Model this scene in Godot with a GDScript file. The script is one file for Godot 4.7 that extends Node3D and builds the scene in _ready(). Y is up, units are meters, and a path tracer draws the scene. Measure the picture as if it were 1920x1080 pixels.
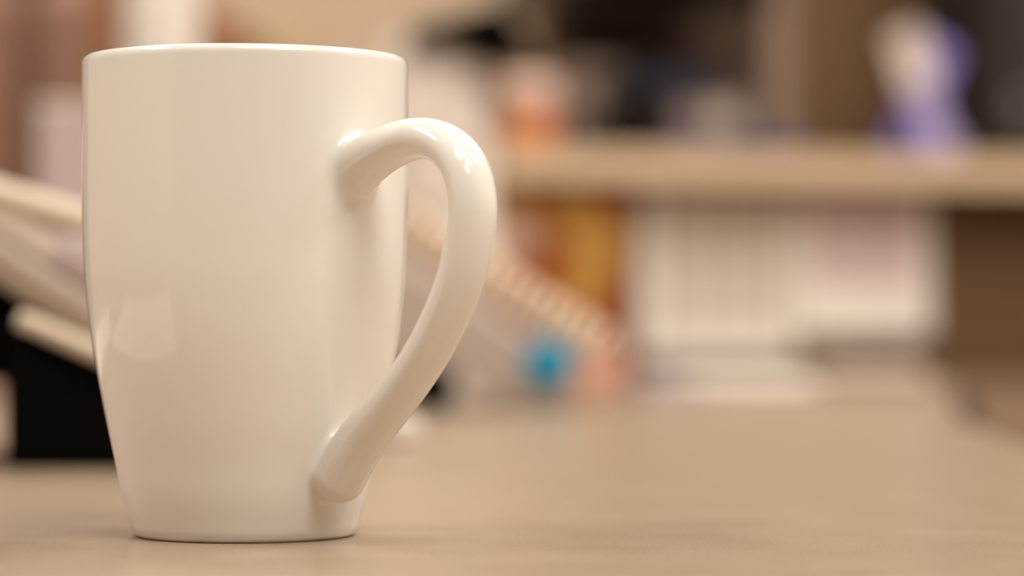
extends Node3D
# An office desk: a white mug in sharp focus, a cluttered workstation far out of focus behind it.
# Metres, y up, the desk top is y = 0. The workstation at the back is turned 20 degrees and has its own frame (u along it, w out of it).

const TURN := 20.0
const STATION := Vector3(0.2281, 0.0, -2.80)
const SHELF_TOP := 0.2005
const FLOOR := -0.74
const CEILING := 1.9

var rng := RandomNumberGenerator.new()
var used := {}
var M := {}


# ---------------------------------------------------------------- naming
func numbered(called: String) -> String:
	used[called] = used.get(called, 0) + 1
	return called if used[called] == 1 else "%s_%03d" % [called, used[called] - 1]


func thing(called: String, label: String, category: String, at := Vector3.ZERO, turn := 0.0, group := "") -> Node3D:
	var o := Node3D.new()
	o.name = numbered(called)
	add_child(o)
	o.position = at
	o.rotation_degrees.y = turn
	o.set_meta("label", label)
	o.set_meta("category", category)
	if group:
		o.set_meta("group", group)
	return o


func part(called: String, mesh: Mesh, m: Material, parent: Node3D, at := Vector3.ZERO, turn := Vector3.ZERO) -> MeshInstance3D:
	var o := MeshInstance3D.new()
	o.name = called
	o.mesh = mesh
	o.material_override = m
	parent.add_child(o, true)
	o.position = at
	o.rotation_degrees = turn
	return o


func structure(called: String, mesh: Mesh, m: Material, label: String, category: String, at := Vector3.ZERO, turn := 0.0) -> MeshInstance3D:
	var o := part(numbered(called), mesh, m, self, at, Vector3(0, turn, 0))
	o.set_meta("kind", "structure")
	o.set_meta("label", label)
	o.set_meta("category", category)
	return o


func station(u: float, y: float, w: float) -> Vector3:
	return STATION + Basis(Vector3.UP, deg_to_rad(TURN)) * Vector3(u, y, w)


# ---------------------------------------------------------------- shapes
func from_arrays(v: PackedVector3Array, n: PackedVector3Array, idx: PackedInt32Array, uv := PackedVector2Array()) -> ArrayMesh:
	var a := []
	a.resize(Mesh.ARRAY_MAX)
	a[Mesh.ARRAY_VERTEX] = v
	a[Mesh.ARRAY_NORMAL] = n
	a[Mesh.ARRAY_INDEX] = idx
	if uv.size():
		a[Mesh.ARRAY_TEX_UV] = uv
	var m := ArrayMesh.new()
	m.add_surface_from_arrays(Mesh.PRIMITIVE_TRIANGLES, a)
	return m


# A box with rounded edges, its base at y = 0.
func rbox(size: Vector3, r := 0.002, seg := 2) -> ArrayMesh:
	var h := size / 2
	r = minf(r, minf(h.x, minf(h.y, h.z)) * 0.98)
	var v := PackedVector3Array()
	var n := PackedVector3Array()
	var uv := PackedVector2Array()
	var idx := PackedInt32Array()
	for axis in 3:
		var a1 := (axis + 1) % 3
		var a2 := (axis + 2) % 3
		var l1 := []
		var l2 := []
		for k in seg + 1:
			l1.append(-h[a1] + r * k / seg)
			l2.append(-h[a2] + r * k / seg)
		for k in seg + 1:
			l1.append(h[a1] - r + r * k / seg)
			l2.append(h[a2] - r + r * k / seg)
		for s in [-1.0, 1.0]:
			var first := v.size()
			for i in l1.size():
				for j in l2.size():
					var p := Vector3.ZERO
					p[axis] = s * h[axis]
					p[a1] = l1[i]
					p[a2] = l2[j]
					var c := p.clamp(-h + Vector3.ONE * r, h - Vector3.ONE * r)
					var d := (p - c).normalized()
					v.append(c + d * r + Vector3(0, h.y, 0))
					n.append(d)
					uv.append(Vector2(p.x / size.x + 0.5, 0.5 - p.y / size.y))
			var w := l2.size()
			for i in l1.size() - 1:
				for j in w - 1:
					var a := first + i * w + j
					var q := [a, a + w, a + w + 1, a + 1]
					if s > 0:
						q = [a, a + 1, a + w + 1, a + w]
					idx.append_array(PackedInt32Array([q[0], q[1], q[2], q[0], q[2], q[3]]))
	return from_arrays(v, n, idx, uv)


# A profile of (radius, height) points turned about the y axis.
func lathe(profile: PackedVector2Array, segs := 48) -> ArrayMesh:
	var st := SurfaceTool.new()
	st.begin(Mesh.PRIMITIVE_TRIANGLES)
	st.set_smooth_group(0)
	for i in profile.size():
		for k in segs:
			var t := TAU * k / segs
			st.add_vertex(Vector3(profile[i].x * sin(t), profile[i].y, profile[i].x * cos(t)))
	for i in profile.size() - 1:
		for k in segs:
			var a := i * segs + k
			var b := i * segs + (k + 1) % segs
			for x in [a, a + segs, b, b, a + segs, b + segs]:
				st.add_index(x)
	st.generate_normals()
	return st.commit()


# A round bar along a path.
func tube(path: PackedVector3Array, radius: float, segs := 10, closed := false) -> ArrayMesh:
	var v := PackedVector3Array()
	var n := PackedVector3Array()
	var idx := PackedInt32Array()
	var count := path.size()
	var side := Vector3.UP
	for i in count:
		var t := (path[(i + 1) % count] - path[(i - 1 + count) % count]) if closed else (path[mini(i + 1, count - 1)] - path[maxi(i - 1, 0)])
		t = t.normalized()
		if i == 0 and absf(side.dot(t)) > 0.9:
			side = Vector3.RIGHT
		side = (side - t * side.dot(t)).normalized()
		var up := t.cross(side)
		for k in segs:
			var d := side * cos(TAU * k / segs) + up * sin(TAU * k / segs)
			v.append(path[i] + d * radius)
			n.append(d)
	for i in (count if closed else count - 1):
		for k in segs:
			var a := i * segs + k
			var b := i * segs + (k + 1) % segs
			var c := ((i + 1) % count) * segs + k
			var e := ((i + 1) % count) * segs + (k + 1) % segs
			idx.append_array(PackedInt32Array([a, c, b, b, c, e]))
	if not closed:
		for end in [0, count - 1]:
			var first := v.size()
			var d := (path[0] - path[1]).normalized() if end == 0 else (path[count - 1] - path[count - 2]).normalized()
			v.append(path[end] + d * radius * 0.4)
			n.append(d)
			for k in segs:
				var a: int = end * segs + k
				var b: int = end * segs + (k + 1) % segs
				idx.append_array(PackedInt32Array([first, a, b] if end == 0 else [first, b, a]))
	return from_arrays(v, n, idx)


# A polygon in x and y (counter-clockwise) pulled out along z, centred, its outer edges chamfered.
func prism(poly: PackedVector2Array, depth: float, chamfer := 0.0015) -> ArrayMesh:
	var count := poly.size()
	var inset := PackedVector2Array()
	for i in count:
		var a := (poly[i] - poly[(i - 1 + count) % count]).normalized()
		var b := (poly[(i + 1) % count] - poly[i]).normalized()
		var na := Vector2(-a.y, a.x)
		var nb := Vector2(-b.y, b.x)
		inset.append(poly[i] + (na + nb) * (chamfer / maxf(0.35, 1.0 + na.dot(nb))))
	var st := SurfaceTool.new()
	st.begin(Mesh.PRIMITIVE_TRIANGLES)
	st.set_smooth_group(-1)
	var rings := [[inset, depth / 2], [poly, depth / 2 - chamfer], [poly, -depth / 2 + chamfer], [inset, -depth / 2]]
	for r in 3:
		for i in count:
			var j := (i + 1) % count
			var p := Vector3(rings[r][0][i].x, rings[r][0][i].y, rings[r][1])
			var q := Vector3(rings[r][0][j].x, rings[r][0][j].y, rings[r][1])
			var s := Vector3(rings[r + 1][0][i].x, rings[r + 1][0][i].y, rings[r + 1][1])
			var t := Vector3(rings[r + 1][0][j].x, rings[r + 1][0][j].y, rings[r + 1][1])
			for x in [p, q, s, q, t, s]:
				st.add_vertex(x)
	var tri := Geometry2D.triangulate_polygon(inset)
	for k in range(0, tri.size(), 3):
		var p := inset[tri[k]]
		var q := inset[tri[k + 1]]
		var r := inset[tri[k + 2]]
		if (q - p).cross(r - p) < 0:
			var x := q
			q = r
			r = x
		for c in [p, r, q]:
			st.add_vertex(Vector3(c.x, c.y, depth / 2))
		for c in [p, q, r]:
			st.add_vertex(Vector3(c.x, c.y, -depth / 2))
	st.generate_normals()
	return st.commit()


# A bent band: a centre line in x and y, given width across it in the plane and thickness along z that bows forward.
func band(line: PackedVector3Array, across: Vector3, width: float, thick: float) -> ArrayMesh:
	var st := SurfaceTool.new()
	st.begin(Mesh.PRIMITIVE_TRIANGLES)
	st.set_smooth_group(-1)
	var rows := []
	for i in line.size():
		var t := (line[mini(i + 1, line.size() - 1)] - line[maxi(i - 1, 0)]).normalized()
		var a := (across - t * across.dot(t)).normalized()
		var nrm := a.cross(t)
		var row := []
		for c in [[-1, -1], [1, -1], [1, 1], [-1, 1]]:
			row.append(line[i] + a * c[0] * width / 2 + nrm * c[1] * thick / 2)
		rows.append(row)
	for i in rows.size() - 1:
		for k in 4:
			var j := (k + 1) % 4
			for x in [rows[i][k], rows[i][j], rows[i + 1][k], rows[i][j], rows[i + 1][j], rows[i + 1][k]]:
				st.add_vertex(x)
	for x in [0, 2, 1, 0, 3, 2]:
		st.add_vertex(rows[0][x])
	for x in [0, 1, 2, 0, 2, 3]:
		st.add_vertex(rows[-1][x])
	st.generate_normals()
	return st.commit()


# ---------------------------------------------------------------- materials
func plain(r: float, g: float, b: float, rough := 0.6, spec := 0.5) -> StandardMaterial3D:
	var m := StandardMaterial3D.new()
	m.albedo_color = Color(r, g, b).linear_to_srgb()
	m.roughness = rough
	m.metallic_specular = spec
	return m


func noise(freq: float, seed_: int, octaves := 4, type := FastNoiseLite.TYPE_SIMPLEX_SMOOTH) -> FastNoiseLite:
	var n := FastNoiseLite.new()
	n.noise_type = type
	n.frequency = freq
	n.seed = seed_
	n.fractal_octaves = octaves
	return n


func grain_texture(freq: float, seed_: int, dark: Color, light: Color, size := 512, octaves := 5) -> NoiseTexture2D:
	var t := NoiseTexture2D.new()
	t.width = size
	t.height = size
	t.seamless = true
	t.noise = noise(freq, seed_, octaves)
	var g := Gradient.new()
	g.set_color(0, dark.linear_to_srgb())
	g.set_color(1, light.linear_to_srgb())
	t.color_ramp = g
	return t


func woven(r: float, g: float, b: float, seed_: int, scale := 18.0) -> StandardMaterial3D:
	var m := plain(1, 1, 1, 0.95, 0.2)
	m.albedo_texture = grain_texture(0.09, seed_, Color(r * 0.78, g * 0.78, b * 0.78), Color(r * 1.22, g * 1.22, b * 1.22), 256)
	m.uv1_triplanar = true
	m.uv1_scale = Vector3.ONE * scale
	return m


func make_materials() -> void:
	# glazed stoneware
	var c := plain(0.83, 0.79, 0.738, 0.02, 0.5)
	M.ceramic = c
	M.foot = plain(0.42, 0.34, 0.26, 0.9, 0.2)
	# speckled tan laminate, fine flecks over broad clouds
	var d := plain(1, 1, 1, 0.29, 0.5)
	d.albedo_texture = grain_texture(0.16, 3, Color(0.265, 0.193, 0.132), Color(0.485, 0.37, 0.272), 1024, 3)
	d.uv1_triplanar = true
	d.uv1_world_triplanar = true
	d.uv1_scale = Vector3(4.5, 4.5, 4.5)
	d.detail_enabled = true
	d.detail_blend_mode = BaseMaterial3D.BLEND_MODE_MUL
	d.detail_albedo = grain_texture(0.01, 8, Color(0.86, 0.85, 0.83), Color(1, 1, 1), 512, 4)
	d.detail_uv_layer = BaseMaterial3D.DETAIL_UV_1
	M.laminate = d
	M.edge_band = plain(0.10, 0.065, 0.04, 0.5)
	var b := plain(1, 1, 1, 0.4)
	b.albedo_texture = grain_texture(0.05, 21, Color(0.13, 0.075, 0.043), Color(0.20, 0.12, 0.07), 256)
	b.uv1_triplanar = true
	b.uv1_scale = Vector3(3, 3, 3)
	M.brown_laminate = b
	M.shelf_edge = plain(0.68, 0.49, 0.32, 0.5)
	M.dark_cloth = woven(0.14, 0.082, 0.046, 31)
	M.shaded_cloth = woven(0.085, 0.058, 0.04, 36)  # the brown cloth darkened: shade under the upper shelf put into its colour
	M.brown_cloth = woven(0.17, 0.10, 0.055, 32)
	M.beige_cloth = woven(0.66, 0.50, 0.36, 33)
	M.pale_cloth = woven(0.62, 0.52, 0.46, 35)
	M.mauve = woven(0.34, 0.19, 0.14, 34, 9.0)
	M.mauve_piping = plain(0.13, 0.075, 0.06, 0.9)
	M.black = plain(0.008, 0.007, 0.007, 0.55)
	M.black_soft = plain(0.004, 0.0032, 0.003, 0.95, 0.1)
	M.black_gloss = plain(0.012, 0.011, 0.011, 0.25)
	M.cream_plastic = plain(0.66, 0.55, 0.42, 0.4)
	M.grey_plastic = plain(0.36, 0.28, 0.215, 0.45)
	M.stand = plain(0.47, 0.385, 0.335, 0.5)
	M.lilac_plastic = plain(0.52, 0.42, 0.42, 0.45)
	M.paper = plain(0.80, 0.72, 0.64, 0.9, 0.2)
	M.page = plain(0.70, 0.62, 0.55, 0.9, 0.2)
	M.lilac_card = plain(0.56, 0.45, 0.44, 0.8, 0.2)
	M.lilac = plain(0.52, 0.44, 0.47, 0.7)
	M.taupe = plain(0.50, 0.40, 0.32, 0.8)
	M.salmon = plain(0.70, 0.36, 0.26, 0.8)
	M.blue = plain(0.005, 0.27, 0.47, 0.35)
	M.comb = plain(0.86, 0.64, 0.45, 0.18)
	M.steel = plain(0.55, 0.52, 0.5, 0.3)
	M.steel.metallic = 1.0
	M.wood = plain(1, 1, 1, 0.5)
	M.wood.albedo_texture = grain_texture(0.02, 41, Color(0.25, 0.10, 0.035), Color(0.40, 0.175, 0.065), 256)
	M.wood.uv1_triplanar = true
	M.wood.uv1_scale = Vector3(14, 2.5, 14)
	M.pale_wood = plain(0.62, 0.47, 0.28, 0.5)
	M.orange = plain(0.75, 0.24, 0.085, 0.35)
	M.pink = plain(0.82, 0.56, 0.47, 0.5)
	M.divider = plain(0.24, 0.165, 0.125, 0.6)
	M.grey_box = plain(0.30, 0.22, 0.18, 0.85)
	M.navy = plain(0.006, 0.012, 0.04, 0.5)
	M.maroon = plain(0.07, 0.024, 0.022, 0.7)
	M.pack = plain(0.20, 0.155, 0.14, 0.85)
	M.blue_folder = plain(0.05, 0.035, 0.19, 0.6)
	M.violet = plain(0.22, 0.175, 0.52, 0.7)
	M.white_ribbon = plain(0.82, 0.70, 0.62, 0.8)
	M.dark_binder = plain(0.022, 0.012, 0.008, 0.7)
	M.bag = plain(0.72, 0.62, 0.55, 0.85, 0.3)
	M.wall = woven(0.60, 0.50, 0.40, 51, 2.0)
	M.ceiling = woven(0.74, 0.70, 0.63, 52, 3.0)
	M.carpet = woven(0.16, 0.12, 0.09, 53, 12.0)
	M.cabinet = plain(0.055, 0.035, 0.022, 0.6)
	M.fixture = plain(0.8, 0.78, 0.74, 0.5)
	var e := plain(0.9, 0.88, 0.84, 0.6)
	e.emission_enabled = true
	e.emission = Color(1.0, 0.95, 0.88)
	e.emission_energy_multiplier = 1.0
	M.diffuser = e


func printed(image: Image, rough := 0.85) -> StandardMaterial3D:
	var m := plain(1, 1, 1, rough, 0.3)
	m.albedo_texture = ImageTexture.create_from_image(image)
	return m


# ---------------------------------------------------------------- room
func ceiling_light(x: float, z: float, label: String) -> void:
	var t := thing("ceiling_light", label, "ceiling light", Vector3(x, CEILING, z), -21.6, "fluorescent panels in the ceiling")
	for s in [-1, 1]:
		part("frame", rbox(Vector3(0.03, 0.05, 1.26), 0.004), M.fixture, t, Vector3(s * 0.315, -0.05, 0))
		part("frame", rbox(Vector3(0.60, 0.05, 0.03), 0.004), M.fixture, t, Vector3(0, -0.05, s * 0.615))
	part("diffuser", rbox(Vector3(0.598, 0.02, 1.198), 0.003), M.diffuser, t, Vector3(0, -0.03, 0))
	var l := AreaLight3D.new()
	l.name = "panel_light"
	t.add_child(l)
	l.position = Vector3(0, -0.036, 0)
	l.rotation_degrees.x = -90
	l.area_size = Vector2(0.59, 1.19)
	l.area_normalize_energy = true
	l.light_color = Color(0.985, 0.965, 0.925)
	l.light_energy = 4.7
	l.shadow_enabled = true
	l.set("area_range", 12.0)


func build_room() -> void:
	structure("floor", rbox(Vector3(7, 0.1, 9), 0.002), M.carpet, "dark brown office carpet below the desks", "floor", Vector3(0, FLOOR - 0.1, -0.5))
	structure("ceiling", rbox(Vector3(7, 0.1, 9), 0.002), M.ceiling, "off-white office ceiling with fluorescent panels", "ceiling", Vector3(0, CEILING, -0.5))
	var h := CEILING - FLOOR
	structure("wall_left", rbox(Vector3(0.1, h, 9), 0.002), M.wall, "beige office wall to the left of the desks", "wall", Vector3(-3.45, FLOOR, -0.5))
	structure("wall_right", rbox(Vector3(0.1, h, 9), 0.002), M.wall, "beige office wall to the right of the desks", "wall", Vector3(3.45, FLOOR, -0.5))
	structure("wall_back", rbox(Vector3(6.8, h, 0.1), 0.002), M.wall, "beige office wall far behind the partitions", "wall", Vector3(0, FLOOR, -4.95))
	structure("wall_front", rbox(Vector3(6.8, h, 0.1), 0.002), M.wall, "beige office wall opposite the workstation", "wall", Vector3(0, FLOOR, 3.95))
	for p in [Vector2(1.04, -1.6), Vector2(0.3, 0.27), Vector2(1.94, -1.12), Vector2(1.2, 0.75), Vector2(1.78, -3.47), Vector2(-1.5, -0.65), Vector2(-0.76, -2.5)]:  # the rear panel beyond the workstation is added to light the background
		ceiling_light(p.x, p.y, "long fluorescent panel set in the office ceiling")


func build_desks() -> void:
	var d := thing("desk", "long tan laminate desk that the white mug stands on", "desk")
	var edge := [Vector2(0.75, 0.1), Vector2(0.6, 0.35), Vector2(0.42, 0.55), Vector2(0.30, 0.75), Vector2(0.24, 0.95), Vector2(0.212, 1.2), Vector2(0.232, 1.5), Vector2(0.285, 1.85), Vector2(0.33, 2.14), Vector2(0.36, 2.5), Vector2(0.362, 2.715)]
	var outline := PackedVector2Array([Vector2(-1.0, -0.35), Vector2(0.75, -0.35)])
	outline.append_array(PackedVector2Array(edge))
	outline.append_array(PackedVector2Array([Vector2(-0.355, 2.452), Vector2(-0.355, 1.7), Vector2(-0.45, 1.5), Vector2(-1.0, 1.4)]))
	var top := part("tabletop", prism(outline, 0.03, 0.002), M.laminate, d, Vector3(0, -0.015, 0), Vector3(-90, 0, 0))
	top.name = "tabletop"
	for p in [Vector3(-0.95, 0, 0.3), Vector3(0.70, 0, 0.3), Vector3(-0.95, 0, -1.35), Vector3(-0.31, 0, -2.40), Vector3(0.30, 0, -2.63)]:
		part("leg", rbox(Vector3(0.05, -FLOOR - 0.03, 0.05), 0.004), M.edge_band, d, Vector3(p.x, FLOOR, p.z))
	var r := thing("return_desk", "dark brown worktop beside the tan desk, under the dark partition", "desk")
	var ro := PackedVector2Array()
	for i in range(edge.size() - 1, 1, -1):
		ro.append(edge[i] + Vector2(0.014, 0.0))
	var outer := PackedVector2Array([Vector2(0.9, 0.45), Vector2(0.95, 2.925)])
	ro.append_array(outer)
	part("tabletop", prism(ro, 0.03, 0.003), M.brown_laminate, r, Vector3(0, -0.021, 0), Vector3(-90, 0, 0))
	for p in [Vector3(0.88, 0, -0.7), Vector3(0.90, 0, -2.8), Vector3(0.45, 0, -2.65)]:
		part("leg", rbox(Vector3(0.05, -FLOOR - 0.036, 0.05), 0.004), M.edge_band, r, Vector3(p.x, FLOOR, p.z))


# ---------------------------------------------------------------- the mug
const AZIMUTH := 46.0
const MUG := Vector3(-0.06475, 0.0, -0.70)
var outer_profile := PackedVector2Array()
var curve := PackedVector2Array()
var curve_a := PackedFloat32Array()
var curve_b := PackedFloat32Array()


func mug_radius(y: float) -> float:
	for i in outer_profile.size() - 1:
		if y <= outer_profile[i + 1].y:
			var f := clampf((y - outer_profile[i].y) / maxf(1e-6, outer_profile[i + 1].y - outer_profile[i].y), 0.0, 1.0)
			return lerpf(outer_profile[i].x, outer_profile[i + 1].x, f)
	return outer_profile[-1].x


func smooth_line(pts: Array, each: int) -> PackedVector2Array:
	var out := PackedVector2Array()
	for i in pts.size() - 1:
		var p0: Vector2 = pts[maxi(i - 1, 0)]
		var p3: Vector2 = pts[mini(i + 2, pts.size() - 1)]
		for k in each:
			out.append((pts[i] as Vector2).cubic_interpolate(pts[i + 1], p0, p3, float(k) / each))
	out.append(pts[-1])
	return out


# distance to the handle (x: along its plane from the mug's axis, y: height, z: across its plane), and to the mug's outside
func handle_distance(p: Vector3) -> float:
	var q := Vector2(p.x, p.y)
	var best := 1e9
	var at := 0
	for i in curve.size():
		var d := q.distance_squared_to(curve[i])
		if d < best:
			best = d
			at = i
	var dist := 1e9
	var a := 0.005
	var b := 0.006
	for i in [at - 1, at]:
		if i < 0 or i + 1 >= curve.size():
			continue
		var s := curve[i + 1] - curve[i]
		var f := clampf((q - curve[i]).dot(s) / s.length_squared(), 0.0, 1.0)
		var d := q.distance_to(curve[i] + s * f)
		if d < dist:
			dist = d
			a = lerpf(curve_a[i], curve_a[i + 1], f)
			b = lerpf(curve_b[i], curve_b[i + 1], f)
	var k0 := Vector2(dist / a, p.z / b).length()
	var k1 := Vector2(dist / (a * a), p.z / (b * b)).length()
	return -minf(a, b) if k1 < 1e-6 else k0 * (k0 - 1.0) / k1


func mug_distance(p: Vector3) -> float:
	var r := mug_radius(p.y)
	var slope := (mug_radius(p.y + 0.002) - mug_radius(p.y - 0.002)) / 0.004
	return (Vector2(p.x, p.z).length() - r) / sqrt(1.0 + slope * slope)


func joined(p: Vector3) -> float:
	var a := handle_distance(p)
	var b := mug_distance(p)
	var k := 0.0025
	var h := maxf(k - absf(a - b), 0.0) / k
	return minf(a, b) - h * h * k * 0.25


func handle_mesh() -> ArrayMesh:
	var cell := 0.0009
	var lo := Vector3(0.024, 0.004, -0.0165)
	var n := Vector3i(69, 117, 37)
	var field := PackedFloat32Array()
	var sx := n.y * n.z
	field.resize(n.x * sx)
	field.fill(1.0)
	for i in n.x:
		for j in n.y:
			# skip columns far from the handle's centre line
			var q := Vector2(lo.x + i * cell, lo.y + j * cell)
			var near := 1e9
			for c in range(0, curve.size(), 2):
				near = minf(near, q.distance_squared_to(curve[c]))
			if near > 0.016 * 0.016:
				continue
			for k in n.z:
				field[i * sx + j * n.z + k] = joined(lo + Vector3(i, j, k) * cell)
	var at := {}
	var v := PackedVector3Array()
	var nrm := PackedVector3Array()
	var keep := PackedByteArray()
	var corners := [0, 1, n.z, n.z + 1, sx, sx + 1, sx + n.z, sx + n.z + 1]
	var e := 0.00015
	for i in n.x - 1:
		for j in n.y - 1:
			for k in n.z - 1:
				var c := i * sx + j * n.z + k
				var inside := 0
				var far := false
				for o in corners:
					if field[c + o] < 0.0:
						inside += 1
					if field[c + o] == 1.0:
						far = true
				if inside == 0 or inside == 8 or far:
					continue
				var p := lo + (Vector3(i, j, k) + Vector3.ONE * 0.5) * cell
				var g := Vector3.ZERO
				for step in 4:
					var d := joined(p)
					g = Vector3(joined(p + Vector3(e, 0, 0)) - joined(p - Vector3(e, 0, 0)), joined(p + Vector3(0, e, 0)) - joined(p - Vector3(0, e, 0)), joined(p + Vector3(0, 0, e)) - joined(p - Vector3(0, 0, e))) / (2 * e)
					p -= g * (d / maxf(0.2, g.length_squared())) * 0.9
				at[c] = v.size()
				v.append(p)
				nrm.append(g.normalized())
				keep.append(1 if mug_distance(p) > 0.00002 else 0)
	var idx := PackedInt32Array()
	for c in at:
		var i: int = c / sx
		var j: int = (c % sx) / n.z
		var k: int = c % n.z
		var steps := [sx, n.z, 1]
		for axis in 3:
			var s: int = steps[axis]
			var s1: int = steps[(axis + 1) % 3]
			var s2: int = steps[(axis + 2) % 3]
			if i == 0 or j == 0 or k == 0:
				continue
			var f0 := field[c]
			var f1 := field[c + s]
			if (f0 < 0.0) == (f1 < 0.0):
				continue
			var q := [c, c - s1, c - s1 - s2, c - s2]
			var ok := true
			for x in q:
				if not at.has(x):
					ok = false
			if not ok:
				continue
			var w := [at[q[0]], at[q[1]], at[q[2]], at[q[3]]]
			if keep[w[0]] + keep[w[1]] + keep[w[2]] + keep[w[3]] == 0:
				continue
			if f0 < 0.0:
				w = [w[0], w[3], w[2], w[1]]
			idx.append_array(PackedInt32Array([w[0], w[1], w[2], w[0], w[2], w[3]]))
	return from_arrays(v, nrm, idx)


func build_mug() -> void:
	var side := [Vector2(0.02705, 0.0008), Vector2(0.02768, 0.0022), Vector2(0.02822, 0.0042), Vector2(0.02994, 0.01072), Vector2(0.0315, 0.0185), Vector2(0.0332, 0.02628), Vector2(0.03475, 0.03406), Vector2(0.0362, 0.04183), Vector2(0.03742, 0.04961), Vector2(0.03832, 0.05739), Vector2(0.03896, 0.06517), Vector2(0.03943, 0.07813), Vector2(0.03954, 0.09109), Vector2(0.03947, 0.1105), Vector2(0.03944, 0.1140)]
	outer_profile = smooth_line(side, 5)
	# the whole section: bottom, side, rounded lip, inside
	var prof := PackedVector2Array([Vector2(0.0, 0.0016), Vector2(0.0235, 0.0016), Vector2(0.0240, 0.0010), Vector2(0.0245, 0.0), Vector2(0.0256, 0.0), Vector2(0.0264, 0.0002)])
	prof.append_array(outer_profile)
	for k in range(1, 12):
		var t := PI * k / 12.0
		prof.append(Vector2(0.03754 + 0.0019 * cos(t), 0.1140 + 0.0020 * sin(t)))
	prof.append_array(PackedVector2Array([Vector2(0.03562, 0.1130), Vector2(0.0356, 0.1105), Vector2(0.03565, 0.09), Vector2(0.0355, 0.078), Vector2(0.0350, 0.065), Vector2(0.0335, 0.049), Vector2(0.0308, 0.034), Vector2(0.0275, 0.0185), Vector2(0.0250, 0.011), Vector2(0.0225, 0.0075), Vector2(0.018, 0.006), Vector2(0.0, 0.0055)]))
	# the handle's centre line, each point with half its thickness and half its breadth
	var bow := [[0.0352, 0.0851, 0.0069, 0.0068], [0.0388, 0.0872, 0.0066, 0.0067], [0.0428, 0.0893, 0.0060, 0.0065], [0.0482, 0.0914, 0.0053, 0.0063], [0.0551, 0.0933, 0.0049, 0.0062], [0.0622, 0.0938, 0.0047, 0.0062], [0.0690, 0.0921, 0.0047, 0.0062], [0.0743, 0.0880, 0.0047, 0.0062], [0.0770, 0.0822, 0.0047, 0.0062], [0.0775, 0.0750, 0.0047, 0.0062], [0.0750, 0.0643, 0.0047, 0.0062], [0.0706, 0.0553, 0.0047, 0.0062], [0.0643, 0.0462, 0.0047, 0.0061], [0.0569, 0.0382, 0.0049, 0.0060], [0.0484, 0.0306, 0.0053, 0.0060], [0.0408, 0.0238, 0.0058, 0.0061], [0.0337, 0.0155, 0.0063, 0.0065]]
	var line := []
	var sizes := []
	for b in bow:
		line.append(Vector2(b[0], b[1]))
		sizes.append(Vector2(b[2], b[3]))
	curve = smooth_line(line, 4)
	for v in smooth_line(sizes, 4):
		curve_a.append(v.x)
		curve_b.append(v.y)
	var t := thing("mug", "tall glossy white ceramic mug with curved handle standing on tan desk", "mug", MUG)
	part("body", lathe(prof, 160), M.ceramic, t)
	var h := part("handle", handle_mesh(), M.ceramic, t)
	h.rotation_degrees.y = AZIMUTH - 90.0


# ---------------------------------------------------------------- nearer clutter
func build_phone() -> void:
	var t := thing("desk_phone", "black desk telephone with pale grey sloping deck and handset, behind mug", "telephone", Vector3(-0.118, 0.0003, -1.08))
	# x runs along the slope, from the raised rear end on the left to the low front end on the right
	part("base", prism(PackedVector2Array([Vector2(-0.058, 0), Vector2(0.060, 0), Vector2(0.060, 0.006), Vector2(-0.030, 0.036), Vector2(-0.0585, 0.052)]), 0.158, 0.003), M.black_soft, t)
	part("rear_stand", prism(PackedVector2Array([Vector2(-0.135, 0.060), Vector2(-0.06, 0.030), Vector2(-0.0592, 0.050), Vector2(-0.135, 0.098)]), 0.150, 0.003), M.black_soft, t)
	part("rear_foot", rbox(Vector3(0.02, 0.075, 0.14), 0.003), M.black_soft, t, Vector3(-0.122, 0, 0))
	var deck := part("deck", rbox(Vector3(0.190, 0.0145, 0.160), 0.005, 3), M.grey_plastic, t, Vector3(-0.0636, 0.0645, 0), Vector3(0, 0, -32))
	part("trim", tube(PackedVector3Array([Vector3(-0.0525, 0.0515, 0.0815), Vector3(-0.048, 0.0500, 0.0825), Vector3(-0.029, 0.0415, 0.0830), Vector3(0.0, 0.0285, 0.0830), Vector3(0.055, 0.0095, 0.0815)]), 0.0034), M.cream_plastic, t)
	for i in 4:
		for k in 3:
			part("key", rbox(Vector3(0.009, 0.004, 0.014), 0.0015), M.lilac_plastic, deck, Vector3(0.050 + i * 0.012, 0.0143, -0.045 + k * 0.02))
	part("cradle", rbox(Vector3(0.040, 0.017, 0.044), 0.006, 3), M.lilac_plastic, deck, Vector3(0.0315, 0.0140, 0.052))
	var hs := part("handset", rbox(Vector3(0.180, 0.0112, 0.040), 0.0054, 4), M.cream_plastic, t, Vector3(-0.0316, 0.0799, 0.052), Vector3(0, 0, -16.7))
	part("earpiece", rbox(Vector3(0.045, 0.014, 0.044), 0.006, 3), M.cream_plastic, hs, Vector3(-0.068, -0.009, 0))
	part("mouthpiece", rbox(Vector3(0.045, 0.014, 0.044), 0.006, 3), M.cream_plastic, hs, Vector3(0.068, -0.009, 0))


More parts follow.
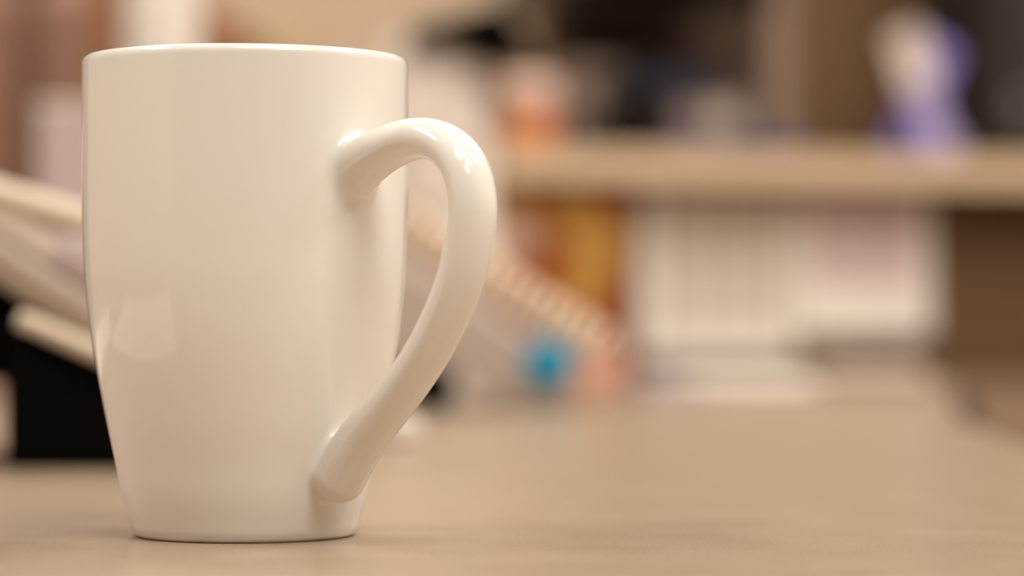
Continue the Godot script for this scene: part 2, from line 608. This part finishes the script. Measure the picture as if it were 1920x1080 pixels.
func build_nearer_clutter() -> void:
	build_phone()
	var e := thing("eraser", "small white rubber eraser lying on desk behind mug", "eraser", Vector3(-0.054, 0, -1.19), 8)
	part("block", rbox(Vector3(0.032, 0.0115, 0.02), 0.004, 3), M.paper, e)
	part("sleeve", rbox(Vector3(0.016, 0.0121, 0.0206), 0.003), M.lilac_card, e, Vector3(-0.004, 0, 0))

	var carton := thing("carton", "tall pale lilac carton standing on desk behind telephone", "carton", Vector3(-0.243, 0, -1.72), 4)
	part("box", rbox(Vector3(0.075, 0.172, 0.075), 0.003), M.lilac_card, carton)
	part("lid", rbox(Vector3(0.0758, 0.006, 0.0758), 0.002), M.page, carton, Vector3(0, 0.172, 0))

	# stand with a spiral notebook lying aslant on it, its low end on a salmon block
	var s := thing("wedge_stand", "grey wedge stand with blue dial and black foot under spiral notebook", "stand", Vector3(0, 0, -1.695))
	part("body", prism(PackedVector2Array([Vector2(-0.118, 0.024), Vector2(-0.03, 0.024), Vector2(-0.002, 0.0), Vector2(0.030, 0.0), Vector2(0.037, 0.0242), Vector2(-0.118, 0.1206)]), 0.17, 0.003), M.stand, s)
	part("foot", rbox(Vector3(0.080, 0.0235, 0.16), 0.003), M.black_soft, s, Vector3(-0.074, 0, 0))
	var nb := thing("spiral_notebook", "slanting spiral-bound notebook with shiny peach comb binding resting on wedge stand", "notebook", Vector3(-0.030, 0.0717, -1.72))
	nb.rotation_degrees.z = -31.9
	part("cover", rbox(Vector3(0.186, 0.0022, 0.186), 0.001), M.lilac_card, nb)
	part("pages", rbox(Vector3(0.182, 0.0135, 0.18), 0.001), M.page, nb, Vector3(0, 0.0022, 0))
	part("front_cover", rbox(Vector3(0.186, 0.0022, 0.186), 0.001), M.lilac_card, nb, Vector3(0, 0.0157, 0))
	for i in 20:
		var ring := PackedVector3Array()
		for k in 20:
			var a := TAU * k / 20.0
			ring.append(Vector3(0, 0.0095 + 0.0115 * sin(a), 0.0105 * cos(a)))
		part("coil_ring", tube(ring, 0.0026, 8, true), M.comb, nb, Vector3(-0.0865 + i * 0.0091, 0, 0.0905))
	part("dial", lathe(PackedVector2Array([Vector2(0.0, 0.0), Vector2(0.0125, 0.0), Vector2(0.0132, 0.0008), Vector2(0.0132, 0.0084), Vector2(0.0122, 0.0096), Vector2(0.0090, 0.0100), Vector2(0, 0.0101)]), 36), M.blue, s, Vector3(0.0205, 0.0268, 0.0852), Vector3(90, 0, 0)).set_meta("label", "bright blue round dial")
	var blk := thing("note_block", "salmon pink block of notepaper behind low end of spiral notebook", "notepad", Vector3(0.058, 0, -1.97), 0)
	part("pad", rbox(Vector3(0.034, 0.0275, 0.10), 0.0015), M.salmon, blk, Vector3(0, 0.002, 0))
	part("backing", rbox(Vector3(0.034, 0.002, 0.10), 0.0008), M.taupe, blk)


func paper_bag() -> ArrayMesh:
	var st := SurfaceTool.new()
	st.begin(Mesh.PRIMITIVE_TRIANGLES)
	st.set_smooth_group(0)
	var big := noise(16.0, 71, 2)
	var crease := noise(38.0, 72, 3, FastNoiseLite.TYPE_CELLULAR)
	var rows := 44
	var segs := 64
	for j in rows + 1:
		var f := float(j) / rows
		var y := 0.252 * f
		var pinch := 1.0 - 0.45 * smoothstep(0.72, 1.0, f)
		for k in segs:
			var a := TAU * k / segs
			var c := Vector2(cos(a), sin(a))
			var sq := 1.0 / pow(pow(absf(c.x), 3.5) + pow(absf(c.y), 3.5), 1.0 / 3.5)
			var p := Vector3(c.x * sq * (0.046 + 0.004 * sin(f * 5.0)), y, c.y * sq * 0.035 * pinch)
			var amt := 0.006 * smoothstep(0.0, 0.15, f)
			p += Vector3(c.x, 0, c.y) * amt * (big.get_noise_3dv(p * 1.0) * 1.2 + crease.get_noise_3dv(p) * 0.9)
			p.x *= 1.0 - 0.12 * smoothstep(0.8, 1.0, f)
			p.y -= 0.020 * smoothstep(0.75, 1.0, f) * smoothstep(0.0, 0.05, p.x)
			st.add_vertex(p)
	st.add_vertex(Vector3(0, 0, 0))
	st.add_vertex(Vector3(0, 0.248, 0))
	var last := (rows + 1) * segs
	for j in rows:
		for k in segs:
			var a := j * segs + k
			var b := j * segs + (k + 1) % segs
			for x in [a, b, a + segs, b, b + segs, a + segs]:
				st.add_index(x)
	for k in segs:
		var k2 := (k + 1) % segs
		for x in [last, k2, k, last + 1, rows * segs + k, rows * segs + k2]:
			st.add_index(x)
	st.generate_normals()
	return st.commit()


func build_far_clutter() -> void:
	var bag := thing("paper_bag", "crumpled white paper bag standing behind the spiral notebook", "bag", Vector3(-0.058, 0, -2.08))
	part("bag_body", paper_bag(), M.bag, bag)
	var pouch := thing("pouch", "flat black pouch lying on top of white paper bag", "pouch", Vector3(-0.030, 0.2475, -2.08))
	part("pouch_body", prism(PackedVector2Array([Vector2(-0.043, -0.004), Vector2(-0.012, 0.0), Vector2(0.010, -0.012), Vector2(0.045, -0.009), Vector2(0.026, 0.0265), Vector2(0.012, 0.0255), Vector2(-0.043, 0.009)]), 0.07, 0.003), M.black_soft, pouch)
	part("zip", tube(PackedVector3Array([Vector3(-0.038, 0.0075, 0.034), Vector3(0.010, 0.0215, 0.034), Vector3(0.024, 0.0225, 0.034)]), 0.0012, 6), M.black_gloss, pouch)

	var tb := thing("poster_tube", "tall white cardboard tube standing beside brown wooden file", "tube", Vector3(-0.267, 0, -2.2))
	part("tube_wall", lathe(PackedVector2Array([Vector2(0.0275, 0), Vector2(0.0285, 0.001), Vector2(0.0285, 0.42), Vector2(0.0275, 0.421), Vector2(0.026, 0.42), Vector2(0.026, 0.002), Vector2(0.0, 0.002)]), 48), M.paper, tb)
	part("end_cap", lathe(PackedVector2Array([Vector2(0.0262, 0.40), Vector2(0.0262, 0.4225), Vector2(0.0255, 0.4235), Vector2(0.0, 0.4235)]), 48), M.lilac_card, tb)

	var mf := thing("magazine_file", "brown wooden magazine file with sloping top behind white tube", "file box", Vector3(0, 0, -2.41))
	var sideboard := PackedVector2Array([Vector2(-0.344, 0), Vector2(-0.195, 0), Vector2(-0.195, 0.272), Vector2(-0.25, 0.310), Vector2(-0.344, 0.372)])
	for z in [0.042, -0.042]:
		part("side_board", prism(sideboard, 0.008, 0.001), M.wood, mf, Vector3(0, 0, z))
	part("front_board", rbox(Vector3(0.022, 0.296, 0.092), 0.002), M.pale_wood, mf, Vector3(-0.184, 0, 0))
	part("rear_board", rbox(Vector3(0.006, 0.365, 0.075), 0.001), M.wood, mf, Vector3(-0.340, 0, 0))

	# papers lying towards the back of the desk
	var stack := thing("paper_stack", "low stack of white paper lying on desk below pinned sheets", "paper", Vector3(0.163, 0, -2.02), -6)
	for i in 4:
		part("sheaf", rbox(Vector3(0.100 - 0.002 * (i % 2), 0.0021, 0.30), 0.0006), M.paper if i % 2 == 0 else M.page, stack, Vector3(0.001 * (i % 3), 0.0021 * i, 0), Vector3(0, [0.0, 2.0, -1.5, 1.0][i], 0))
	var pad := thing("notepad", "small lilac notepad beside the stack of white paper", "notepad", Vector3(0.099, 0, -1.92), 5)
	part("pad", rbox(Vector3(0.030, 0.010, 0.12), 0.0015), M.lilac, pad)
	part("binding", rbox(Vector3(0.031, 0.0108, 0.012), 0.001), M.navy, pad, Vector3(0, 0, -0.0545))
	var env := thing("flat_box", "low taupe cardboard box beside the stack of white paper", "box", Vector3(0.262, 0, -2.10), -9)
	part("tray", rbox(Vector3(0.074, 0.008, 0.32), 0.002), M.taupe, env)
	part("lid", rbox(Vector3(0.077, 0.004, 0.323), 0.0018), M.taupe, env, Vector3(0, 0.0078, 0))


# ---------------------------------------------------------------- the workstation at the back
func sheet_print(cols: bool) -> Image:
	var im := Image.create(256, 288, false, Image.FORMAT_RGB8)
	im.fill(Color(0.95, 0.92, 0.88))
	if cols:
		im.fill_rect(Rect2i(40, 0, 200, 240), Color(0.87, 0.82, 0.77))
		for x in [40, 102, 160, 222]:
			im.fill_rect(Rect2i(x, 0, 6, 250), Color(0.60, 0.53, 0.46))
		for y in range(8, 236, 9):
			for x in [52, 112, 172]:
				im.fill_rect(Rect2i(x, y, 34 + (x * y) % 13, 3), Color(0.80, 0.73, 0.70))
	else:
		im.fill_rect(Rect2i(20, 0, 212, 200), Color(0.88, 0.80, 0.79))
		for y in range(10, 190, 10):
			im.fill_rect(Rect2i(32, y, 150 + (y * 7) % 41, 4), Color(0.82, 0.72, 0.72))
	return im


func blossom_print() -> Image:
	var im := Image.create(192, 256, false, Image.FORMAT_RGB8)
	var n := noise(0.02, 91, 3)
	var fine := noise(0.09, 92, 3)
	# yellow blossoms (u, v, size), a pale one on the left
	var spots := [[0.60, 0.17, 0.20], [0.86, 0.26, 0.14], [0.16, 0.07, 0.16], [0.70, 0.45, 0.20], [0.62, 0.60, 0.12]]
	for y in 256:
		for x in 192:
			var u := x / 192.0
			var v := y / 256.0
			var c := Color(0.62, 0.33, 0.12).lerp(Color(0.47, 0.19, 0.05), clampf(0.5 + n.get_noise_2d(x, y) * 1.3, 0, 1))
			for s in spots:
				var d: float = Vector2((u - s[0]) * 0.8, v - s[1]).length() / s[2] + fine.get_noise_2d(x, y) * 0.35
				c = c.lerp(Color(0.73, 0.57, 0.29), 1.0 - smoothstep(0.55, 0.75, d))
			var w := Vector2((u - 0.12) * 0.6, v - 0.27).length() / 0.17 + fine.get_noise_2d(x, y) * 0.3
			c = c.lerp(Color(0.76, 0.64, 0.57), 1.0 - smoothstep(0.6, 0.8, w))
			im.set_pixel(x, y, c)
	return im


func place(t: Node3D, u: float, y: float, w: float, turn := 0.0) -> Node3D:
	t.position = station(u, y, w)
	t.rotation_degrees.y = TURN + turn
	return t


func build_station() -> void:
	# cloth-covered partition panels, standing on the floor
	var p := thing("partition", "dark brown cloth partition behind the shelf and pinned sheets", "partition")
	place(p, 0, FLOOR, 0)
	part("cloth_panel", rbox(Vector3(1.30, 0.911, 0.175), 0.006), M.dark_cloth, p, Vector3(0.25, 0, 0.037))
	part("cloth_panel", rbox(Vector3(0.8645, 0.714, 0.05), 0.006), M.brown_cloth, p, Vector3(0.4678, 0.941, -0.0255))
	part("cloth_panel", rbox(Vector3(0.231, 0.714, 0.05), 0.006), M.shaded_cloth, p, Vector3(-0.0805, 0.941, -0.0255))  # same cloth as its neighbour, painted darker for the shaded compartment
	part("top_cap", rbox(Vector3(1.096, 0.02, 0.056), 0.004), M.divider, p, Vector3(0.352, 1.655, -0.0255))
	var q := thing("partition", "beige cloth partition behind white paper bag and wooden file", "partition")
	place(q, 0, FLOOR, 0)
	part("cloth_panel", rbox(Vector3(0.42, 1.655, 0.05), 0.006), M.beige_cloth, q, Vector3(-0.385, 0, -0.080))
	part("top_cap", rbox(Vector3(0.42, 0.02, 0.056), 0.004), M.divider, q, Vector3(-0.385, 1.655, -0.080))

	var sh := thing("shelf", "long tan counter shelf on top of the low dark partition", "shelf")
	place(sh, 0, 0, 0)
	part("board", rbox(Vector3(1.02, 0.0287, 0.18), 0.002), M.laminate, sh, Vector3(0.187, 0.1718, 0.0905))
	part("edge_strip", rbox(Vector3(1.02, 0.0285, 0.002), 0.0008), M.shelf_edge, sh, Vector3(0.187, 0.1719, 0.1817))
	var post := thing("divider_post", "grey upright post on the counter shelf between books and ribbon", "post")
	place(post, -0.040, SHELF_TOP, 0.146)
	part("upright", rbox(Vector3(0.028, 0.50, 0.030), 0.002), M.divider, post)
	part("foot_plate", rbox(Vector3(0.032, 0.003, 0.034), 0.001), M.divider, post)
	var up := thing("upper_shelf", "dark upper shelf board above the grey box and navy book", "shelf")
	place(up, -0.154, 0.340, 0.086)
	part("board", rbox(Vector3(0.200, 0.03, 0.17), 0.002), M.cabinet, up)
	part("edge_strip", rbox(Vector3(0.200, 0.0298, 0.002), 0.0008), M.black_soft, up, Vector3(0, 0.0001, 0.0862))

	# sheets pinned below the shelf
	var a := thing("pinned_sheet", "white printed sheet with dark column lines pinned below the shelf", "paper")
	place(a, -0.088, 0.016, 0.1262)
	part("sheet", rbox(Vector3(0.158, 0.151, 0.0012), 0.0004, 1), printed(sheet_print(true)), a)
	for x in [-0.075, 0.075]:
		part("pin", lathe(PackedVector2Array([Vector2(0, 0), Vector2(0.004, 0.001), Vector2(0.003, 0.004), Vector2(0, 0.005)]), 12), M.steel, a, Vector3(x, 0.130, 0.0006), Vector3(90, 0, 0))
	var b := thing("pinned_sheet", "pinkish printed sheet with plain white lower margin pinned below the shelf", "paper")
	place(b, 0.0636, 0.0355, 0.1262)
	part("sheet", rbox(Vector3(0.139, 0.133, 0.0012), 0.0004, 1), printed(sheet_print(false)), b)
	for x in [-0.065, 0.065]:
		part("pin", lathe(PackedVector2Array([Vector2(0, 0), Vector2(0.004, 0.001), Vector2(0.003, 0.004), Vector2(0, 0.005)]), 12), M.steel, b, Vector3(x, 0.125, 0.0006), Vector3(90, 0, 0))
	var c := thing("picture_card", "orange picture card with yellow blossoms standing under the shelf", "picture")
	place(c, -0.2503, 0, 0.152)
	part("card", rbox(Vector3(0.129, 0.166, 0.002), 0.0006, 1), printed(blossom_print(), 0.5), c)
	part("easel_back", prism(PackedVector2Array([Vector2(0, 0), Vector2(0.022, 0), Vector2(0.001, 0.11)]), 0.04, 0.0005), M.taupe, c, Vector3(0, 0, -0.0011), Vector3(0, 90, 0))

	# on the shelf, left of the divider
	var jar := thing("jar", "orange jar with pink lid standing on the shelf", "jar")
	place(jar, -0.2685, SHELF_TOP, 0.12)
	part("jar_body", lathe(PackedVector2Array([Vector2(0, 0.0005), Vector2(0.022, 0), Vector2(0.0245, 0.002), Vector2(0.0245, 0.029), Vector2(0.0225, 0.033), Vector2(0.021, 0.034)]), 40), M.orange, jar)
	part("lid", lathe(PackedVector2Array([Vector2(0.0215, 0.0335), Vector2(0.0245, 0.034), Vector2(0.0245, 0.064), Vector2(0.022, 0.067), Vector2(0, 0.0675)]), 40), M.pink, jar)
	var stp := thing("stapler", "black stapler lying on the shelf beside orange jar", "stapler")
	place(stp, -0.2045, SHELF_TOP, 0.13)
	part("base", rbox(Vector3(0.070, 0.006, 0.032), 0.002), M.black_soft, stp)
	part("arm", prism(PackedVector2Array([Vector2(-0.034, 0.008), Vector2(0.034, 0.007), Vector2(0.034, 0.017), Vector2(0.0, 0.026), Vector2(-0.034, 0.027)]), 0.024, 0.003), M.black_soft, stp)
	part("hinge", rbox(Vector3(0.010, 0.016, 0.028), 0.002), M.steel, stp, Vector3(-0.028, 0.004, 0))
	var gb := thing("small_box", "pinkish grey cardboard box on the shelf behind black stapler", "box")
	place(gb, -0.193, SHELF_TOP, 0.055)
	part("tray", rbox(Vector3(0.050, 0.070, 0.08), 0.002), M.grey_box, gb)
	part("lid", rbox(Vector3(0.0515, 0.016, 0.0815), 0.002), M.grey_box, gb, Vector3(0, 0.070, 0))
	var fo := thing("folder", "thin blue folder under pile on the shelf", "folder")
	place(fo, -0.107, SHELF_TOP, 0.105)
	part("front_flap", rbox(Vector3(0.086, 0.003, 0.14), 0.001), M.blue_folder, fo, Vector3(0, 0.009, 0))
	part("sheets", rbox(Vector3(0.080, 0.006, 0.13), 0.001), M.lilac, fo, Vector3(0, 0.003, 0))
	part("rear_flap", rbox(Vector3(0.086, 0.003, 0.14), 0.001), M.blue_folder, fo)
	var pk := thing("paper_pack", "grey pack of paper between blue folder and navy book", "paper")
	place(pk, -0.108, SHELF_TOP + 0.012, 0.115)
	part("wrapper", rbox(Vector3(0.074, 0.038, 0.10), 0.003), M.pack, pk)
	part("seal", rbox(Vector3(0.03, 0.020, 0.002), 0.0008), M.taupe, pk, Vector3(0.010, 0.010, 0.0503))
	var nv := thing("book", "navy book on top of the grey pack of paper", "book")
	place(nv, -0.150, SHELF_TOP + 0.050, 0.115, 3)
	part("cover", rbox(Vector3(0.078, 0.003, 0.11), 0.001), M.navy, nv)
	part("page_block", rbox(Vector3(0.074, 0.015, 0.104), 0.001), M.navy, nv, Vector3(0, 0.003, 0))
	part("cover", rbox(Vector3(0.078, 0.003, 0.11), 0.001), M.navy, nv, Vector3(0, 0.018, 0))
	var mr := thing("book", "maroon book standing against partition beside the divider", "book")
	place(mr, -0.086, SHELF_TOP, 0.0175)
	part("cover", rbox(Vector3(0.06, 0.105, 0.003), 0.001), M.maroon, mr, Vector3(0, 0, 0.0145))
	part("page_block", rbox(Vector3(0.056, 0.101, 0.026), 0.001), M.page, mr, Vector3(0, 0.002, 0))
	part("cover", rbox(Vector3(0.06, 0.105, 0.003), 0.001), M.maroon, mr, Vector3(0, 0, -0.0145))
	var pn := thing("marker_pen", "dark blue marker pen lying along front of the shelf", "pen")
	place(pn, -0.040, SHELF_TOP + 0.0052, 0.171)
	part("barrel", tube(PackedVector3Array([Vector3(-0.03, 0, 0), Vector3(-0.01, 0, 0), Vector3(0.02, 0, 0)]), 0.005, 14), M.blue_folder, pn)
	part("pen_cap", tube(PackedVector3Array([Vector3(-0.052, 0, 0), Vector3(-0.04, 0, 0), Vector3(-0.03, 0, 0)]), 0.0052, 14), M.navy, pn)

	# right of the divider: a white and a violet band, crossed, standing at the front edge
	var rb := thing("ribbon", "crossed white and violet ribbon ornament standing on the shelf", "ornament")
	place(rb, 0.094, SHELF_TOP, 0.155)
	var l1 := PackedVector3Array()
	var l2 := PackedVector3Array()
	for k in 17:
		var f := k / 16.0
		l1.append(Vector3(lerpf(0.040, -0.010, f) - 0.003 * sin(f * TAU), 0.001 + 0.116 * f, 0.004 - 0.010 * sin(f * PI) + 0.004))
		l2.append(Vector3(lerpf(-0.002, 0.047, f) + 0.003 * sin(f * TAU), 0.001 + 0.108 * f, -0.012 + 0.009 * sin(f * PI) - 0.006))
	part("white_band", band(l1.slice(9), Vector3.RIGHT, 0.036, 0.003), M.white_ribbon, rb)
	part("lilac_band", band(l1.slice(0, 10), Vector3.RIGHT, 0.034, 0.003), plain(0.36, 0.29, 0.55, 0.7), rb)
	part("violet_band", band(l2, Vector3.RIGHT, 0.036, 0.003), M.violet, rb)
	part("stand", rbox(Vector3(0.075, 0.003, 0.03), 0.001), M.violet, rb, Vector3(0.018, 0, -0.012))
	var bd := thing("binder", "dark brown ring binder standing on the shelf beside ribbon ornament", "binder")
	place(bd, 0.213, SHELF_TOP, 0.004)
	part("spine", rbox(Vector3(0.06, 0.31, 0.004), 0.0015), M.dark_binder, bd, Vector3(0, 0, 0.152))
	for x in [-0.028, 0.028]:
		part("cover", rbox(Vector3(0.004, 0.31, 0.148), 0.0015), M.dark_binder, bd, Vector3(x, 0, 0.076))
	part("finger_ring", tube(ring_path(0.010), 0.0014, 8, true), M.steel, bd, Vector3(0, 0.05, 0.1553))


func ring_path(r: float) -> PackedVector3Array:
	var out := PackedVector3Array()
	for k in 24:
		out.append(Vector3(r * cos(TAU * k / 24.0), r * sin(TAU * k / 24.0), 0))
	return out


func build_chair() -> void:
	var t := thing("office_chair", "mauve upholstered office chair standing behind the desk", "chair", Vector3(-0.605, FLOOR, -2.42))
	# the backrest: two padded halves with a sunk seam between them
	for k in [[0.200, 0.076], [-0.0385, 0.393]]:
		part("back_cushion", rbox(Vector3(k[1], 0.54, 0.085), 0.034, 6), M.mauve, t, Vector3(k[0], 0.565, -0.235))
	part("back_shell", rbox(Vector3(0.44, 0.46, 0.02), 0.009, 3), M.black, t, Vector3(0, 0.585, -0.290))
	part("seat", rbox(Vector3(0.46, 0.085, 0.44), 0.038, 5), M.mauve, t, Vector3(0, 0.40, 0.03))
	part("back_bar", tube(PackedVector3Array([Vector3(0, 0.36, 0.0), Vector3(0, 0.37, -0.24), Vector3(0, 0.42, -0.30), Vector3(0, 0.62, -0.308)]), 0.016, 12), M.black, t)
	part("gas_post", lathe(PackedVector2Array([Vector2(0.0, 0.08), Vector2(0.028, 0.08), Vector2(0.028, 0.25), Vector2(0.018, 0.255), Vector2(0.018, 0.40), Vector2(0, 0.40)]), 20), M.black, t)
	for k in 5:
		var a := TAU * k / 5.0
		var d := Vector3(sin(a), 0, cos(a))
		part("leg", tube(PackedVector3Array([d * 0.02 + Vector3(0, 0.10, 0), d * 0.15 + Vector3(0, 0.09, 0), d * 0.28 + Vector3(0, 0.065, 0)]), 0.018, 10), M.black, t)
		part("caster", lathe(PackedVector2Array([Vector2(0, 0), Vector2(0.018, 0.002), Vector2(0.026, 0.025), Vector2(0.018, 0.048), Vector2(0, 0.05)]), 16), M.black, t, d * 0.27)


func build_bounce_partition() -> void:  # out of view, added to bounce light onto the left side of the mug
	var t := thing("partition", "unseen pale pinkish cloth partition added left of desk to bounce light", "partition", Vector3(-1.04, FLOOR, -0.75))
	part("cloth_panel", rbox(Vector3(0.05, 1.25, 2.0), 0.006), M.pale_cloth, t)
	part("top_cap", rbox(Vector3(0.056, 0.02, 2.0), 0.004), M.divider, t, Vector3(0, 1.25, 0))


func build_cabinet() -> void:
	var t := thing("filing_cabinet", "dark brown filing cabinet standing behind mauve chair", "cabinet", Vector3(-0.62, FLOOR, -3.35))
	part("body", rbox(Vector3(0.90, 1.45, 0.45), 0.004), M.cabinet, t)
	for i in 4:
		var d := part("drawer", rbox(Vector3(0.86, 0.335, 0.016), 0.004), M.cabinet, t, Vector3(0, 0.04 + i * 0.35, 0.233))
		part("handle", tube(PackedVector3Array([Vector3(-0.06, 0.2, 0.008), Vector3(-0.055, 0.2, 0.03), Vector3(0.055, 0.2, 0.03), Vector3(0.06, 0.2, 0.008)]), 0.005, 8), M.steel, d)


# sheets lying on the desk left of the mug, out of the frame: the glaze mirrors them as pale slanting shapes
func build_desk_sheets() -> void:
	var spots := [[Vector3(-0.36, 0.0, -0.62), 38.0, "loose white sheet lying askew on desk left of mug"], [Vector3(-0.43, 0.0, -0.98), -24.0, "loose white sheet lying on desk left of telephone"]]
	for s in spots:
		var t := thing("paper_sheet", s[2], "paper", s[0], s[1], "loose sheets on the desk")
		part("sheet", rbox(Vector3(0.21, 0.0008, 0.297), 0.0003, 1), M.paper, t)


func _ready() -> void:
	rng.seed = 7
	var cam := Camera3D.new()
	cam.name = "camera"
	cam.position = Vector3(0, 0.0535, 0)
	cam.rotation.x = atan(50.0 / 5400.0)
	cam.near = 0.01
	cam.far = 40.0
	var lens := CameraAttributesPhysical.new()
	lens.frustum_focal_length = 24.0 / (2.0 * 540.0 / 5400.0)
	lens.frustum_focus_distance = 0.672
	lens.exposure_aperture = 60.0 / 8.8
	lens.frustum_near = 0.01
	lens.frustum_far = 40.0
	cam.attributes = lens
	cam.fov = rad_to_deg(2.0 * atan(540.0 / 5400.0))
	add_child(cam)
	cam.current = true

	var env := Environment.new()
	env.background_mode = Environment.BG_COLOR
	env.background_color = Color.BLACK
	env.tonemap_mode = Environment.TONE_MAPPER_LINEAR
	env.tonemap_exposure = 0.63
	env.sdfgi_enabled = true
	env.ssao_enabled = true
	env.ssil_enabled = true
	var we := WorldEnvironment.new()
	we.name = "environment"
	we.environment = env
	add_child(we)

	make_materials()
	build_room()
	build_desks()
	build_mug()
	build_station()
	build_chair()
	build_cabinet()
	build_bounce_partition()
	build_far_clutter()
	build_nearer_clutter()
	build_desk_sheets()
